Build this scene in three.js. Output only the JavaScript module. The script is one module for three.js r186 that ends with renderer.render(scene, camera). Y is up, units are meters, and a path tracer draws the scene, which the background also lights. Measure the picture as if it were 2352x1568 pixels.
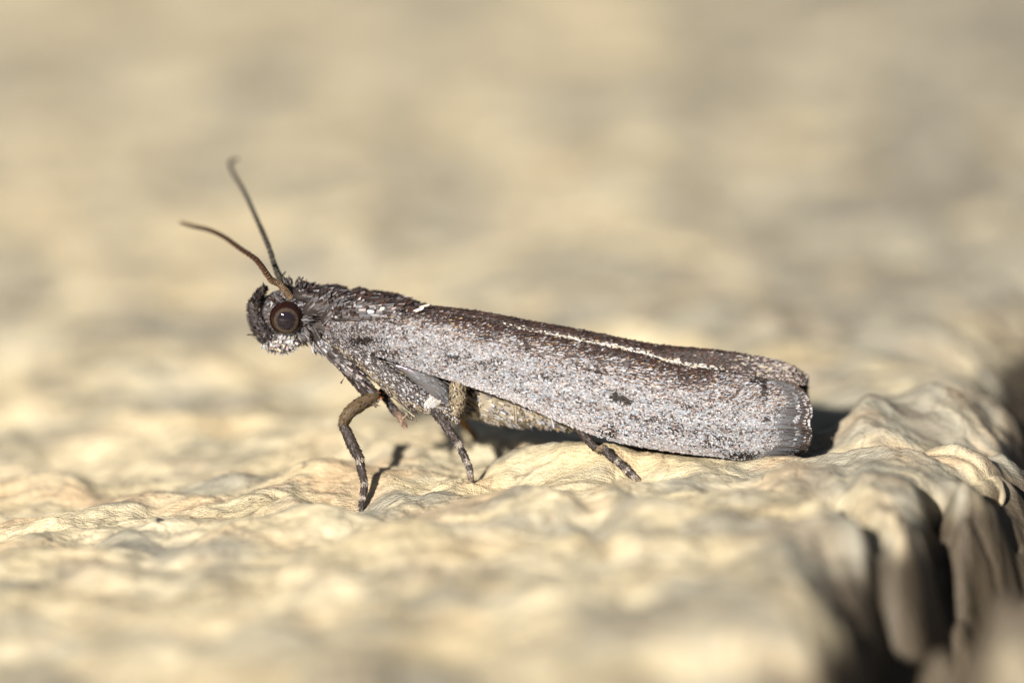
import * as THREE from 'three';
import { mergeGeometries } from 'three/addons/utils/BufferGeometryUtils.js';

// ---------------------------------------------------------------- camera, sky, sun, exposure
// Shapes below are given in millimetres; MM turns them into metres.
const MM = 0.001;
const renderer = new THREE.WebGLRenderer({ antialias: true });
renderer.setSize(1024, 682);
renderer.toneMapping = THREE.LinearToneMapping;
renderer.toneMappingExposure = 1.66;
renderer.shadowMap.enabled = true;
const scene = new THREE.Scene();

const REACH = 200, PITCH = 13 * Math.PI / 180, PER_MM = 130;        // macro lens 200 mm away, looking down 13 degrees
const camera = new THREE.PerspectiveCamera(2 * Math.atan(784 / (PER_MM * REACH)) * 180 / Math.PI, 1024 / 682, 0.005, 20);
const eyePoint = new THREE.Vector3(0, REACH * Math.sin(PITCH), REACH * Math.cos(PITCH));
camera.position.copy(eyePoint).multiplyScalar(MM);
camera.lookAt(0, 0, 0);
camera.focus = (REACH - 0.75) * MM;
camera.userData.fStop = 38;
camera.updateProjectionMatrix();

const SUN_AZ = 24 * Math.PI / 180, SUN_EL = 24 * Math.PI / 180;
const sunDir = new THREE.Vector3(-Math.sin(SUN_AZ) * Math.cos(SUN_EL), Math.sin(SUN_EL), Math.cos(SUN_AZ) * Math.cos(SUN_EL));
const sun = new THREE.DirectionalLight(new THREE.Color(1, 0.94, 0.85), 5.0);
sun.position.copy(sunDir).multiplyScalar(0.3);
sun.castShadow = true;
Object.assign(sun.shadow.camera, { left: -0.03, right: 0.03, top: 0.03, bottom: -0.03, near: 0.05, far: 0.6 });
sun.shadow.mapSize.set(2048, 2048);
sun.shadow.radius = 2.5;
scene.add(sun, sun.target);

{ // clear sky: deeper blue overhead, pale and a little warm near the horizon
  const w = 128, h = 64, d = new Float32Array(w * h * 4);
  for (let y = 0; y < h; y++) for (let x = 0; x < w; x++) {
    const el = ((y + 0.5) / h - 0.5) * Math.PI, k = Math.pow(Math.max(0, Math.sin(el)), 0.55), i = (y * w + x) * 4;
    d[i] = 0.135 - 0.07 * k; d[i + 1] = 0.135 - 0.05 * k; d[i + 2] = 0.14 - 0.02 * k; d[i + 3] = 1;
    if (el < 0) { d[i] = 0.12; d[i + 1] = 0.10; d[i + 2] = 0.06; }
  }
  const sky = new THREE.DataTexture(d, w, h, THREE.RGBAFormat, THREE.FloatType);
  sky.mapping = THREE.EquirectangularReflectionMapping;
  sky.magFilter = sky.minFilter = THREE.LinearFilter;
  sky.needsUpdate = true;
  scene.background = sky; scene.environment = sky;
  scene.backgroundIntensity = 1; scene.environmentIntensity = 1;
}

// ---------------------------------------------------------------- helpers
function randomFrom(seed) {
  let a = seed >>> 0;
  return () => { a = (a + 0x6D2B79F5) | 0; let t = Math.imul(a ^ (a >>> 15), 1 | a); t = (t + Math.imul(t ^ (t >>> 7), 61 | t)) ^ t; return ((t ^ (t >>> 14)) >>> 0) / 4294967296; };
}
const V = (x, y, z) => new THREE.Vector3(x, y, z);
const clamp = (x, a = 0, b = 1) => Math.min(b, Math.max(a, x));
const lerp = (a, b, t) => a + (b - a) * t;
const smooth = (a, b, x) => { const t = clamp((x - a) / (b - a)); return t * t * (3 - 2 * t); };
const mix3 = (a, b, t) => [lerp(a[0], b[0], t), lerp(a[1], b[1], t), lerp(a[2], b[2], t)];
const perm = new Uint8Array(512), gx = new Float32Array(256), gy = new Float32Array(256);
{
  const r = randomFrom(77), p = [...Array(256).keys()];
  for (let i = 255; i > 0; i--) { const j = Math.floor(r() * (i + 1)); [p[i], p[j]] = [p[j], p[i]]; }
  for (let i = 0; i < 512; i++) perm[i] = p[i & 255];
  for (let i = 0; i < 256; i++) { const a = r() * Math.PI * 2; gx[i] = Math.cos(a); gy[i] = Math.sin(a); }
}
function noise(x, y) {                                              // gradient noise, about -0.7 to 0.7
  const xi = Math.floor(x), yi = Math.floor(y), fx = x - xi, fy = y - yi, X = xi & 255, Y = yi & 255;
  const a = perm[X + perm[Y]], b = perm[X + 1 + perm[Y]], c = perm[X + perm[Y + 1]], d = perm[X + 1 + perm[Y + 1]];
  const u = fx * fx * fx * (fx * (fx * 6 - 15) + 10), v = fy * fy * fy * (fy * (fy * 6 - 15) + 10);
  return lerp(lerp(gx[a] * fx + gy[a] * fy, gx[b] * (fx - 1) + gy[b] * fy, u), lerp(gx[c] * fx + gy[c] * (fy - 1), gx[d] * (fx - 1) + gy[d] * (fy - 1), u), v);
}
function fbm(x, y, n) { let s = 0, a = 1; for (let i = 0; i < n; i++) { s += a * noise(x, y); x = x * 2.03 + 17.1; y = y * 2.03 + 5.7; a *= 0.5; } return s; }

// a sight line of the photograph, and the point of it in the upright plane z (mm)
const rightOf = V(1, 0, 0), upOf = V(0, Math.cos(PITCH), -Math.sin(PITCH)), aheadOf = V(0, -Math.sin(PITCH), -Math.cos(PITCH));
function sight(px, py) { const k = 1 / (PER_MM * REACH); return aheadOf.clone().addScaledVector(rightOf, (px - 1176) * k).addScaledVector(upOf, (784 - py) * k); }
function at(px, py, z) { const d = sight(px, py); return d.multiplyScalar((z - eyePoint.z) / d.z).add(eyePoint); }
const px2mm = 1 / PER_MM;

// ---------------------------------------------------------------- the weathered surface the moth stands on
const BASE = -2.42, TILT = 0.082;                                   // mm; it rises to the right
const basePlane = (x) => BASE + TILT * clamp(x, -14, 12);
function onBase(px, py) { const d = sight(px, py); const t = (BASE + TILT * eyePoint.x - eyePoint.y) / (d.y - TILT * d.x); return eyePoint.clone().addScaledVector(d, t); }
const lumps = [   // picture column and row of the lump, half widths across and in depth, height (mm)
  [745, 1100, 0.9, 0.5, 0.16],
  [1130, 1160, 1.05, 0.85, 0.24], [200, 1110, 1.1, 0.6, 0.22], [460, 1060, 0.8, 0.6, 0.16],
  [2150, 930, 1.25, 1.0, 0.42], [1800, 1090, 0.6, 0.6, 0.2], [2230, 1150, 0.42, 0.9, 0.75], [1830, 1380, 1.3, 1.6, 0.55],
  [2150, 1430, 0.55, 1.4, 1.9], [1905, 965, 0.36, 1.1, -0.95], [1990, 960, 0.4, 0.9, 0.3], [640, 1210, 1.0, 0.5, 0.16], [350, 1192, 0.16, 0.22, -0.12],
  [1500, 1180, 1.0, 0.7, 0.16], [2050, 1010, 0.9, 0.25, 0.15], [2040, 1160, 0.5, 1.0, 0.3], [1950, 1130, 0.2, 0.9, -0.25],
  [2330, 1330, 0.7, 2.2, 1.6],
].map(([px, py, sx, sz, h]) => { const p = onBase(px, py + Math.max(0, h) * 105); return [p.x, p.z, 1 / (sx * sx), 1 / (sz * sz), h]; });
const seats = [];                                                   // filled below: the surface passes under each foot
const crestNoise = (x, z) => noise(x * 0.85 + 60, z * 1.75 - 12) + 0.25 * noise(x * 2.2, z * 4 + 7);
const crackNoise = (x, z) => noise(x * 1.1 + 21, z * 1.9 + 71) + 0.3 * noise(x * 4, z * 5.5) + 0.35 * smooth(0.0, 0.3, noise(x * 0.5, z * 0.5 + 33));
const edgeAt = (z) => lerp(10.0, 6.7, smooth(1.5, 9, z)) - 0.03 * z + 0.22 * Math.max(0, -z - 7);
function bend(x, z) { const d = x - edgeAt(z) - 0.5 * noise(z * 0.3, 4.4); return 3.4 * Math.pow(smooth(-4.2, 1.2, d), 1.5); }
function relief(x, z) {
  const zb = z - bend(x, z);
  const wx = x + 0.6 * noise(x * 0.35 + 3, zb * 0.4), wz = zb + 0.5 * noise(x * 0.4 - 9, zb * 0.5 + 4);
  let h = 0;
  h += 0.46 * noise(wx * 0.24 + 1.3, wz * 0.32 + 8.1);
  h += 0.50 * (0.3 - Math.abs(noise(wx * 0.30 + 40, wz * 0.66 + 2)));
  h += 0.32 * noise(wx * 0.74 + 11, wz * 1.0 + 31);
  h += 0.17 * (0.3 - Math.abs(crestNoise(wx, wz)));
  h += 0.046 * noise(x * 2.4, zb * 3.2 + 50) + 0.018 * noise(x * 5, zb * 6.4 + 20) + 0.006 * noise(x * 11, zb * 15 + 9);
  const crack = Math.abs(crackNoise(x, zb)); if (crack < 0.05) h -= 0.03 * (1 - crack / 0.05);
  return h;
}
function valley(x, z) {                                             // the worn edge and the cleft on the right
  const c = edgeAt(z) + 0.3 * noise(z * 0.5, 7.7), d = x - c;
  const cleft = Math.exp(-(d * d) / (d < 0 ? 0.5 : 0.9));
  const f = Math.sin(z * 2.3 + 0.6 * d + 2.6 * noise(x * 0.7, z * 0.5) + 0.5);
  const fingers = smooth(-3.2, -0.6, d) * (0.22 * f - 0.24 * Math.pow(1 - Math.abs(f), 3));
  return 0.3 * noise(x * 1.3 + 3, z * 0.9) * smooth(-1.8, 0.4, d) + 0.17 * noise(x * 2.6 + 8, z * 2.4) * smooth(-3, -0.5, d) - (2.3 + 1.3 * noise(x * 0.8 + 5, z * 0.8)) * cleft - 0.7 * smooth(-0.5, 1.5, d) + fingers - 0.5 * smooth(-2.6, -0.4, d);
}
const creases = [   // worn channels: half width, depth (mm), then the picture columns and rows they run through
  [0.24, 0.7, [1890, 1130], [2010, 1195], [2062, 1280], [2130, 1400]], [0.26, 0.9, [2150, 1110], [2195, 1220], [2260, 1350]],
  [0.75, 2.4, [1640, 1530], [1800, 1520], [1940, 1600]], [0.32, 0.2, [1330, 1150], [1360, 1210], [1400, 1260]], [0.3, 0.5, [1960, 1480], [2050, 1380], [2120, 1360]],
].map(([w, depth, ...p]) => ({ w, depth, p: p.map(([px, py]) => onBase(px, py)) }));
function creaseDepth(x, z) {
  if (x < 0 || z > 22 || z < -8) return 0;
  let h = 0;
  for (const c of creases) {
    let best = 9;
    for (let i = 0; i + 1 < c.p.length; i++) {
      const a = c.p[i], b = c.p[i + 1], ux = b.x - a.x, uz = b.z - a.z, t = clamp(((x - a.x) * ux + (z - a.z) * uz) / (ux * ux + uz * uz));
      best = Math.min(best, Math.hypot(x - a.x - ux * t, z - a.z - uz * t));
    }
    h -= c.depth * Math.exp(-((best / c.w) ** 2));
  }
  return h;
}
function surfaceHeight(x, z) {
  let h = basePlane(x) + relief(x, z) * (1 + 0.25 * smooth(-4, -25, z)) + valley(x, z) + creaseDepth(x, z);
  for (const [lx, lz, ax, az, lh] of lumps) { const dx = x - lx, dz = z - lz, q = dx * dx * ax + dz * dz * az; if (q < 9) h += lh * Math.exp(-q); }
  for (const [sx, sz, a, w] of seats) { const dx = x - sx, dz = z - sz, q = (dx * dx + dz * dz) * a; if (q < 12) h += w * Math.exp(-q); }
  return h;
}
// feet: picture column and row, depth
const FEET = { fore: [827, 1176, 1.35], middle: [1081, 1109, 1.1], hind: [1464, 1101, 1.25], wing: [1690, 1056, 0.86], far: [1093, 1006, -1.6], wing_end: [1810, 1044, 0.72] };
const CRESTS = [[1600, 1050, 0.86], [1500, 1040, 0.84], [1405, 1016, 0.7], [1310, 1012, 0.5], [1225, 1020, 0.35], [1150, 1048, 0.45], [885, 1105, 0.95], [940, 1076, 0.4], [1010, 1094, 0.7], [700, 1118, 0.75], [560, 1133, 0.6], [370, 1190, 1.05], [175, 1177, 0.9], [20, 1192, 0.9], [835, 1208, 1.8], [1100, 1140, 1.6], [1480, 1140, 1.8]];
{
  const pts = [...Object.values(FEET), ...CRESTS].map((f) => at(...f)), a = 1 / (0.5 * 0.5), n = pts.length;
  const A = pts.map((p) => pts.map((q) => Math.exp(-((p.x - q.x) ** 2 + (p.z - q.z) ** 2) * a)));
  const b = pts.map((p, i) => p.y - surfaceHeight(p.x, p.z) - (i === 3 || i >= 5 ? 0.025 : 0));
  for (let i = 0; i < n; i++) { for (let j = i + 1; j < n; j++) { const f = A[j][i] / A[i][i]; for (let k = i; k < n; k++) A[j][k] -= f * A[i][k]; b[j] -= f * b[i]; } }
  for (let i = n - 1; i >= 0; i--) { for (let k = i + 1; k < n; k++) b[i] -= A[i][k] * b[k]; b[i] /= A[i][i]; }
  pts.forEach((p, i) => seats.push([p.x, p.z, a, b[i]]));
  console.log('seat corrections (mm): ' + b.map((v) => v.toFixed(2)).join(' '));
}
function tileTexture(n, f) {
  const d = new Uint8Array(n * n * 4);
  for (let y = 0; y < n; y++) for (let x = 0; x < n; x++) { const v = clamp(f(x / n, y / n)) * 255, i = (y * n + x) * 4; d[i] = d[i + 1] = d[i + 2] = v; d[i + 3] = 255; }
  const t = new THREE.DataTexture(d, n, n);
  t.wrapS = t.wrapT = THREE.RepeatWrapping; t.magFilter = THREE.LinearFilter; t.needsUpdate = true;
  return t;
}
function steps(marks) {                                             // [from, step, to, step ...] coordinates with a step that glides
  const out = [marks[0]];
  for (let i = 0; i + 3 < marks.length + 1 && marks[i + 2] !== undefined; i += 2) {
    const a = marks[i], s0 = marks[i + 1], b = marks[i + 2], s1 = marks[i + 3] ?? s0;
    let x = a; while (true) { const t = (x - a) / (b - a); x += lerp(s0, s1, clamp(t)); if (x >= b - 1e-9) break; out.push(x); }
    out.push(b);
  }
  return out;
}
{
  const xs = steps([-140, 12, -30, 1.2, -11, 0.03, 11, 0.03, 14, 0.9, 30, 6, 140]);
  const zs = steps([-300, 20, -75, 0.5, -20, 0.16, -5, 0.028, 4, 0.028, 10, 0.09, 22, 0.5, 40, 12, 140]);
  const nx = xs.length, nz = zs.length, pos = new Float32Array(nx * nz * 3), col = new Float32Array(nx * nz * 3), uv = new Float32Array(nx * nz * 2), idx = new Uint32Array((nx - 1) * (nz - 1) * 6);
  const tan = [0.52, 0.425, 0.26], cream = [0.58, 0.51, 0.36], grey = [0.23, 0.22, 0.182], peach = [0.54, 0.37, 0.215], dark = [0.13, 0.10, 0.065], hollowShade = [0.06, 0.045, 0.03];  // the last, near-black tone is painted shade for the cleft
  for (let j = 0, k = 0; j < nz; j++) for (let i = 0; i < nx; i++, k++) {
    const x = xs[i], z = zs[j];
    pos[3 * k] = x * MM; pos[3 * k + 1] = surfaceHeight(x, z) * MM; pos[3 * k + 2] = z * MM;
    uv[2 * k] = x / 3; uv[2 * k + 1] = z / 3;
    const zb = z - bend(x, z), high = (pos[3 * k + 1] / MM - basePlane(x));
    let c = mix3(tan, cream, clamp(0.5 + 0.9 * fbm(x * 0.4 + 90, zb * 0.5, 2)));
    const weather = fbm(x * 0.26 + 20, zb * 0.8 + 70, 4) + 0.35 * noise(x * 1.1, zb * 2.6 + 9) + 0.5 * (high - 0.05) + 0.42 * smooth(1, 7, x) + 0.2 * smooth(-3, -16, z);
    c = mix3(c, grey, 0.85 * smooth(-0.05, 0.55, weather));
    c = mix3(c, peach, (0.2 + 0.42 * Math.exp(-((z - 0.5) ** 2) / 6)) * smooth(-0.08, 0.5, fbm(x * 0.5 + 5, zb * 0.9 + 33, 3)));
    const ux = x + 0.6 * noise(x * 0.35 + 3, zb * 0.4), uz = zb + 0.5 * noise(x * 0.4 - 9, zb * 0.5 + 4);
    c = mix3(c, [0.20, 0.175, 0.13], 0.62 * smooth(0.13, 0.0, Math.abs(crestNoise(ux, uz))) * (0.6 + 0.6 * noise(x * 1.3, zb * 1.5)));
    c = mix3(c, [0.17, 0.125, 0.08], 0.55 * smooth(0.045, 0.0, Math.abs(crackNoise(x, zb))));
    const fine = fbm(x * 4 + 3, zb * 13, 3), grit = noise(x * 23, z * 27 + 4), speck = noise(x * 11 + 7, z * 11 + 3);
    c = c.map((v) => v * (1 + 0.30 * fine + 0.16 * grit));
    if (speck > 0.5) c = mix3(c, speck > 0.57 ? dark : peach, smooth(0.5, 0.62, speck) * 0.7);
    const shadeAmount = smooth(-0.15, -0.7, high + 0.35 * noise(x * 1.3, z * 1.3)) * smooth(3.2, 5.2, x + 0.12 * Math.max(0, z - 6)); c = mix3(c, [0.12, 0.10, 0.075], 0.7 * smooth(0.08, 0.4, noise(x * 0.5 + 3, zb * 2.8) + 0.3 * noise(x * 1.4, zb * 7)) * smooth(2, 7, x)); c = mix3(c, hollowShade, 0.94 * shadeAmount);  // deep shade of the cleft painted into the low ground at right
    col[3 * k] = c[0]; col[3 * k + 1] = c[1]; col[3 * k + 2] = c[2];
  }
  for (let j = 0, k = 0; j < nz - 1; j++) for (let i = 0; i < nx - 1; i++) {
    const a = j * nx + i, b = a + 1, c = a + nx, d = c + 1;
    idx[k++] = a; idx[k++] = c; idx[k++] = b; idx[k++] = b; idx[k++] = c; idx[k++] = d;
  }
  const g = new THREE.BufferGeometry();
  g.setAttribute('position', new THREE.BufferAttribute(pos, 3)); g.setAttribute('color', new THREE.BufferAttribute(col, 3)); g.setAttribute('uv', new THREE.BufferAttribute(uv, 2));
  g.setIndex(new THREE.BufferAttribute(idx, 1)); g.computeVertexNormals();
  const fibre = tileTexture(1024, (u, v) => {
    const T = Math.PI * 2, w = 0.02 * Math.sin(T * 3 * v) + 0.015 * Math.sin(T * (5 * u + 2 * v));
    const wrapNoise = (fu, fv, o) => { const a = u + w, s = smooth(0.8, 1, u), r = smooth(0.8, 1, v), n = (p, q) => noise(p * fu + o, q * fv + o); return lerp(lerp(n(a, v), n(a - 1, v), s), lerp(n(a, v - 1), n(a - 1, v - 1), s), r); };
    return 0.5 + 0.5 * wrapNoise(30, 90, 3) + 0.35 * wrapNoise(110, 160, 9) + 0.3 * wrapNoise(14, 34, 1);
  });
  const ground = new THREE.Mesh(g, new THREE.MeshPhysicalMaterial({ vertexColors: true, roughness: 0.58, specularIntensity: 0.6, bumpMap: fibre, bumpScale: 0.03 * MM }));
  ground.name = 'ground'; ground.castShadow = ground.receiveShadow = true;
  ground.userData = { kind: 'structure', label: 'rough weathered tan surface with rounded ridges, hollows and a dark groove', category: 'ground' };
  scene.add(ground);
  console.log('ground triangles ' + idx.length / 3);
}

// ---------------------------------------------------------------- the moth
const moth = new THREE.Group(); moth.name = 'moth'; scene.add(moth);
const foot0 = at(...FEET.middle);
const origin = V(foot0.x, foot0.y, 0);
moth.position.copy(origin).multiplyScalar(MM);
moth.userData = { label: 'small grey speckled moth standing head up on the rough tan surface', category: 'moth' };
const taken = {};
function part(name, geometry, material, parent, label) {
  const m = new THREE.Mesh(geometry, material); named(m, name); m.castShadow = m.receiveShadow = true;
  if (label) m.userData.label = label;
  (parent || moth).add(m); return m;
}
function named(o, name) { const n = taken[name] = (taken[name] ?? -1) + 1; o.name = n ? name + '_' + String(n).padStart(3, '0') : name; }
function geo(positions, normals, colors, index, uvs) {
  const g = new THREE.BufferGeometry();
  for (let i = 0; i < positions.length; i += 3) { positions[i] = (positions[i] - origin.x) * MM; positions[i + 1] = (positions[i + 1] - origin.y) * MM; positions[i + 2] = (positions[i + 2] - origin.z) * MM; }
  g.setAttribute('position', new THREE.Float32BufferAttribute(positions, 3));
  if (colors) g.setAttribute('color', new THREE.Float32BufferAttribute(colors, 3));
  if (uvs) g.setAttribute('uv', new THREE.Float32BufferAttribute(uvs, 2));
  g.setIndex(index);
  if (normals) g.setAttribute('normal', new THREE.Float32BufferAttribute(normals, 3)); else g.computeVertexNormals();
  return g;
}
// Catmull-Rom through rows of numbers
function spline(rows, u) {
  const n = rows.length - 1, f = clamp(u) * n, i = Math.min(n - 1, Math.floor(f)), t = f - i;
  const a = rows[Math.max(0, i - 1)], b = rows[i], c = rows[i + 1], d = rows[Math.min(n, i + 2)];
  return b.map((_, k) => 0.5 * (2 * b[k] + (c[k] - a[k]) * t + (2 * a[k] - 5 * b[k] + 4 * c[k] - d[k]) * t * t + (3 * b[k] - a[k] - 3 * c[k] + d[k]) * t * t * t));
}
// a limb or trunk: rows [picture column, row, depth mm, radius px, depth radius px]; s along, phi round (0 = up in the picture plane, 90 degrees = towards the photographer)
function limb(rows) {
  const R = rows.map((r) => { const p = at(r[0], r[1], r[2]); return [p.x, p.y, p.z, r[3] * px2mm, (r[4] ?? r[3]) * px2mm]; });
  const frame = (s) => {
    const q = spline(R, s), e = 1e-3, a = spline(R, s - e), b = spline(R, s + e);
    const t = V(b[0] - a[0], b[1] - a[1], b[2] - a[2]).normalize(), bz = V(0, 0, 1).addScaledVector(t, -t.z).normalize();
    let n = new THREE.Vector3().crossVectors(bz, t).normalize();
    return { c: V(q[0], q[1], q[2]), t, n, b: bz, r: Math.max(q[3], 1e-4), rz: Math.max(q[4], 1e-4) };
  };
  const surf = (s, phi) => {
    const f = frame(s), c = Math.cos(phi), d = Math.sin(phi);
    const p = f.c.clone().addScaledVector(f.n, c * f.r).addScaledVector(f.b, d * f.rz);
    const n = f.n.clone().multiplyScalar(c * f.rz).addScaledVector(f.b, d * f.r).normalize();
    return { p, n, d: f.t };
  };
  return { frame, surf, rows };
}
function limbMesh(l, ns, nr, color, wobble) {
  const pos = [], col = [], idx = [], uv = [];
  for (let i = 0; i <= ns; i++) {
    const s = i / ns, f = l.frame(s), cap = Math.sqrt(Math.max(0, 1 - Math.max(0, 1 - s * ns / 2) ** 2)) * Math.sqrt(Math.max(0, 1 - Math.max(0, 1 - (1 - s) * ns / 2) ** 2));
    for (let j = 0; j <= nr; j++) {
      const phi = j / nr * Math.PI * 2, k = Math.max(0.02, cap) * (1 + (wobble ? wobble(s, phi) : 0));
      const p = f.c.clone().addScaledVector(f.n, Math.cos(phi) * f.r * k).addScaledVector(f.b, Math.sin(phi) * f.rz * k);
      pos.push(p.x, p.y, p.z); col.push(...color(s, phi, p)); uv.push(s, j / nr);
    }
  }
  for (let i = 0; i < ns; i++) for (let j = 0; j < nr; j++) { const a = i * (nr + 1) + j, b = a + 1, c = a + nr + 1, d = c + 1; idx.push(a, b, c, b, d, c); }
  const g = geo(pos, null, col, idx, uv), n = g.attributes.normal;  // close the shading seam
  for (let i = 0; i <= ns; i++) { const a = i * (nr + 1), b = a + nr, v = V(n.getX(a) + n.getX(b), n.getY(a) + n.getY(b), n.getZ(a) + n.getZ(b)).normalize(); n.setXYZ(a, v.x, v.y, v.z); n.setXYZ(b, v.x, v.y, v.z); }
  return g;
}
// one scale: a thin petal of length 1 along x, width 1 along z, its face along y, slightly cupped, with a toothed tip
function petal(points, curl) {
  const pos = [], idx = [], nx = points.length;
  points.forEach(([x, w]) => { for (const k of [-1, 0, 1]) pos.push(x, curl * (x * x) - 0.12 * k * k * w, k * w * 0.5); });
  for (let i = 0; i < nx - 1; i++) for (let j = 0; j < 2; j++) { const a = i * 3 + j, b = a + 1, c = a + 3, d = c + 1; idx.push(a, b, c, b, d, c); }
  const g = new THREE.BufferGeometry();
  g.setAttribute('position', new THREE.Float32BufferAttribute(pos, 3)); g.setIndex(idx); g.computeVertexNormals();
  return g;
}
const scaleShape = petal([[0, 0.25], [0.3, 0.8], [0.75, 1], [0.95, 0.8], [1.02, 0.35]], 0.10);
const hairShape = petal([[0, 0.5], [0.35, 1], [0.7, 0.8], [1, 0.08]], 0.16);
const pearl = new THREE.MeshPhysicalMaterial({ color: 0xffffff, roughness: 0.42, specularIntensity: 0.28, side: THREE.DoubleSide });
const skinDull = new THREE.MeshPhysicalMaterial({ vertexColors: true, roughness: 0.6, specularIntensity: 0.35 });
const dull = new THREE.MeshPhysicalMaterial({ color: 0xffffff, roughness: 0.6, specularIntensity: 0.35, side: THREE.DoubleSide });
// scatter scales: each entry {p, n, d, len, wid, lift, c}
function scales(name, list, parent, { shape = scaleShape, material = pearl, label } = {}) {
  const m = new THREE.InstancedMesh(shape, material, list.length), M = new THREE.Matrix4(), C = new THREE.Color();
  list.forEach((q, i) => {
    const n = q.n.clone().normalize(), d = q.d.clone().addScaledVector(n, -q.d.dot(n)).normalize();
    const cs = Math.cos(q.lift), sn = Math.sin(q.lift), x = d.clone().multiplyScalar(cs).addScaledVector(n, sn), y = n.clone().multiplyScalar(cs).addScaledVector(d, -sn), z = new THREE.Vector3().crossVectors(x, y);
    M.makeBasis(x.multiplyScalar(q.len * MM), y.multiplyScalar(q.len * MM), z.multiplyScalar(q.wid * MM));
    M.setPosition((q.p.x - origin.x) * MM, (q.p.y - origin.y) * MM, (q.p.z - origin.z) * MM);
    m.setMatrixAt(i, M); m.setColorAt(i, C.setRGB(...q.c).multiplyScalar(0.9));
  });
  named(m, name); m.userData.kind = 'stuff'; if (label) m.userData.label = label;
  m.castShadow = m.receiveShadow = true; (parent || moth).add(m); return m;
}
const turned = (d, n, a) => d.clone().applyAxisAngle(n, a);
function coatLimb(l, count, seed, { from = 0, to = 1, len, wid, lift = 0.12, color, back = 1, spread = 0.25, phi0 = 0, phi1 = Math.PI * 2 }) {
  const r = randomFrom(seed), out = [];
  for (let i = 0; i < count; i++) {
    const s = lerp(from, to, r()), phi = lerp(phi0, phi1, r()), q = l.surf(s, phi), k = 0.75 + 0.5 * r();
    q.d = turned(q.d.clone().multiplyScalar(back), q.n, (r() - 0.5) * 2 * spread);
    out.push({ ...q, len: len * k, wid: wid * (0.8 + 0.4 * r()), lift: lift * (0.3 + 1.4 * r()), c: color(s, phi, r) });
  }
  return out;
}
// colours of scales (linear)
const WHITE = [0.465, 0.455, 0.47], PALE = [0.265, 0.25, 0.255], PINK = [0.35, 0.285, 0.275], GREY = [0.115, 0.105, 0.108], BROWN = [0.045, 0.031, 0.027], RUST = [0.066, 0.034, 0.026], BLACK = [0.014, 0.011, 0.011], TAN = [0.24, 0.19, 0.125], CREAM = [0.46, 0.40, 0.31], GOLD = [0.38, 0.27, 0.15];
const pick = (r, ...pairs) => { let t = 0; for (const p of pairs) t += p[1]; let x = r() * t; for (const [c, w] of pairs) if ((x -= w) <= 0) { const k = 0.8 + 0.4 * r(), h = (r() - 0.5) * 0.16; return [c[0] * k * (1 + h), c[1] * k, c[2] * k * (1 - h)]; } return pairs[0][0]; };

// ---- body: head, thorax and abdomen in one skin
const bodyLine = limb([[590, 742, 0, 14, 16], [600, 738, 0, 36, 36], [622, 731, 0, 52, 48], [655, 726, 0, 62, 54], [690, 723, 0, 60, 52], [714, 724, 0, 56, 50], [748, 735, 0, 66, 66], [800, 752, 0, 80, 84], [880, 775, 0, 98, 94], [960, 800, 0, 96, 94], [1040, 836, 0, 102, 90], [1100, 861, 0, 101, 88], [1165, 881, 0, 98, 86], [1230, 906, 0, 78, 80], [1290, 936, 0, 50, 70], [1345, 952, 0, 33, 55], [1430, 968, 0, 14, 30]]);
const ringAt = (s) => { const k = (s - 0.66) / 0.055; return s > 0.64 ? -0.05 * Math.exp(-(((k % 1) - 0.5) ** 2) * 60) : 0; };
const body = part('body', limbMesh(bodyLine, 260, 64, (s, phi) => {
  const n = noise(s * 60, phi * 5), belly = s > 0.6 ? smooth(-0.2, 0.5, -Math.cos(phi)) : 0;
  return mix3([0.035 + 0.012 * n, 0.028 + 0.01 * n, 0.025 + 0.008 * n], [0.38 + 0.08 * n, 0.33 + 0.07 * n, 0.255 + 0.05 * n], belly);
}, (s, phi) => ringAt(s) + 0.012 * noise(s * 90, phi * 6)), new THREE.MeshPhysicalMaterial({ vertexColors: true, roughness: 0.5 }));
{
  const head = coatLimb(bodyLine, 2600, 11, { from: 0.01, to: 0.33, len: 0.085, wid: 0.03, lift: 0.28, color: (s, phi, r) => {
    const low = -Math.cos(phi);
    return low > 0.55 ? pick(r, [WHITE, 1.5], [PALE, 2], [GREY, 2]) : s > 0.27 ? pick(r, [PALE, 0.7], [GREY, 2], [BROWN, 4], [WHITE, 0.4]) : pick(r, [GREY, 4], [BROWN, 3], [PALE, 1.2], [BLACK, 0.6]);
  } });
  const chest = coatLimb(bodyLine, 3600, 12, { from: 0.33, to: 0.68, len: 0.17, wid: 0.05, lift: 0.2, color: (s, phi, r) => -Math.cos(phi) > 0.3 ? pick(r, [PALE, 3], [GREY, 3], [TAN, 3], [BROWN, 1]) : pick(r, [BROWN, 5], [GREY, 2], [PINK, 0.6], [RUST, 1]) });
  const belly = coatLimb(bodyLine, 2000, 13, { from: 0.66, to: 0.97, len: 0.11, wid: 0.04, lift: 0.14, color: (s, phi, r) => s < 0.75 ? pick(r, [PALE, 4], [WHITE, 1.5], [GREY, 1.5], [TAN, 2], [CREAM, 2]) : pick(r, [TAN, 2], [PALE, 4], [GREY, 0.8], [GOLD, 0.5], [CREAM, 2], [WHITE, 1]) });
  scales('body_scales', [...head, ...chest, ...belly], body);
}

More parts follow.
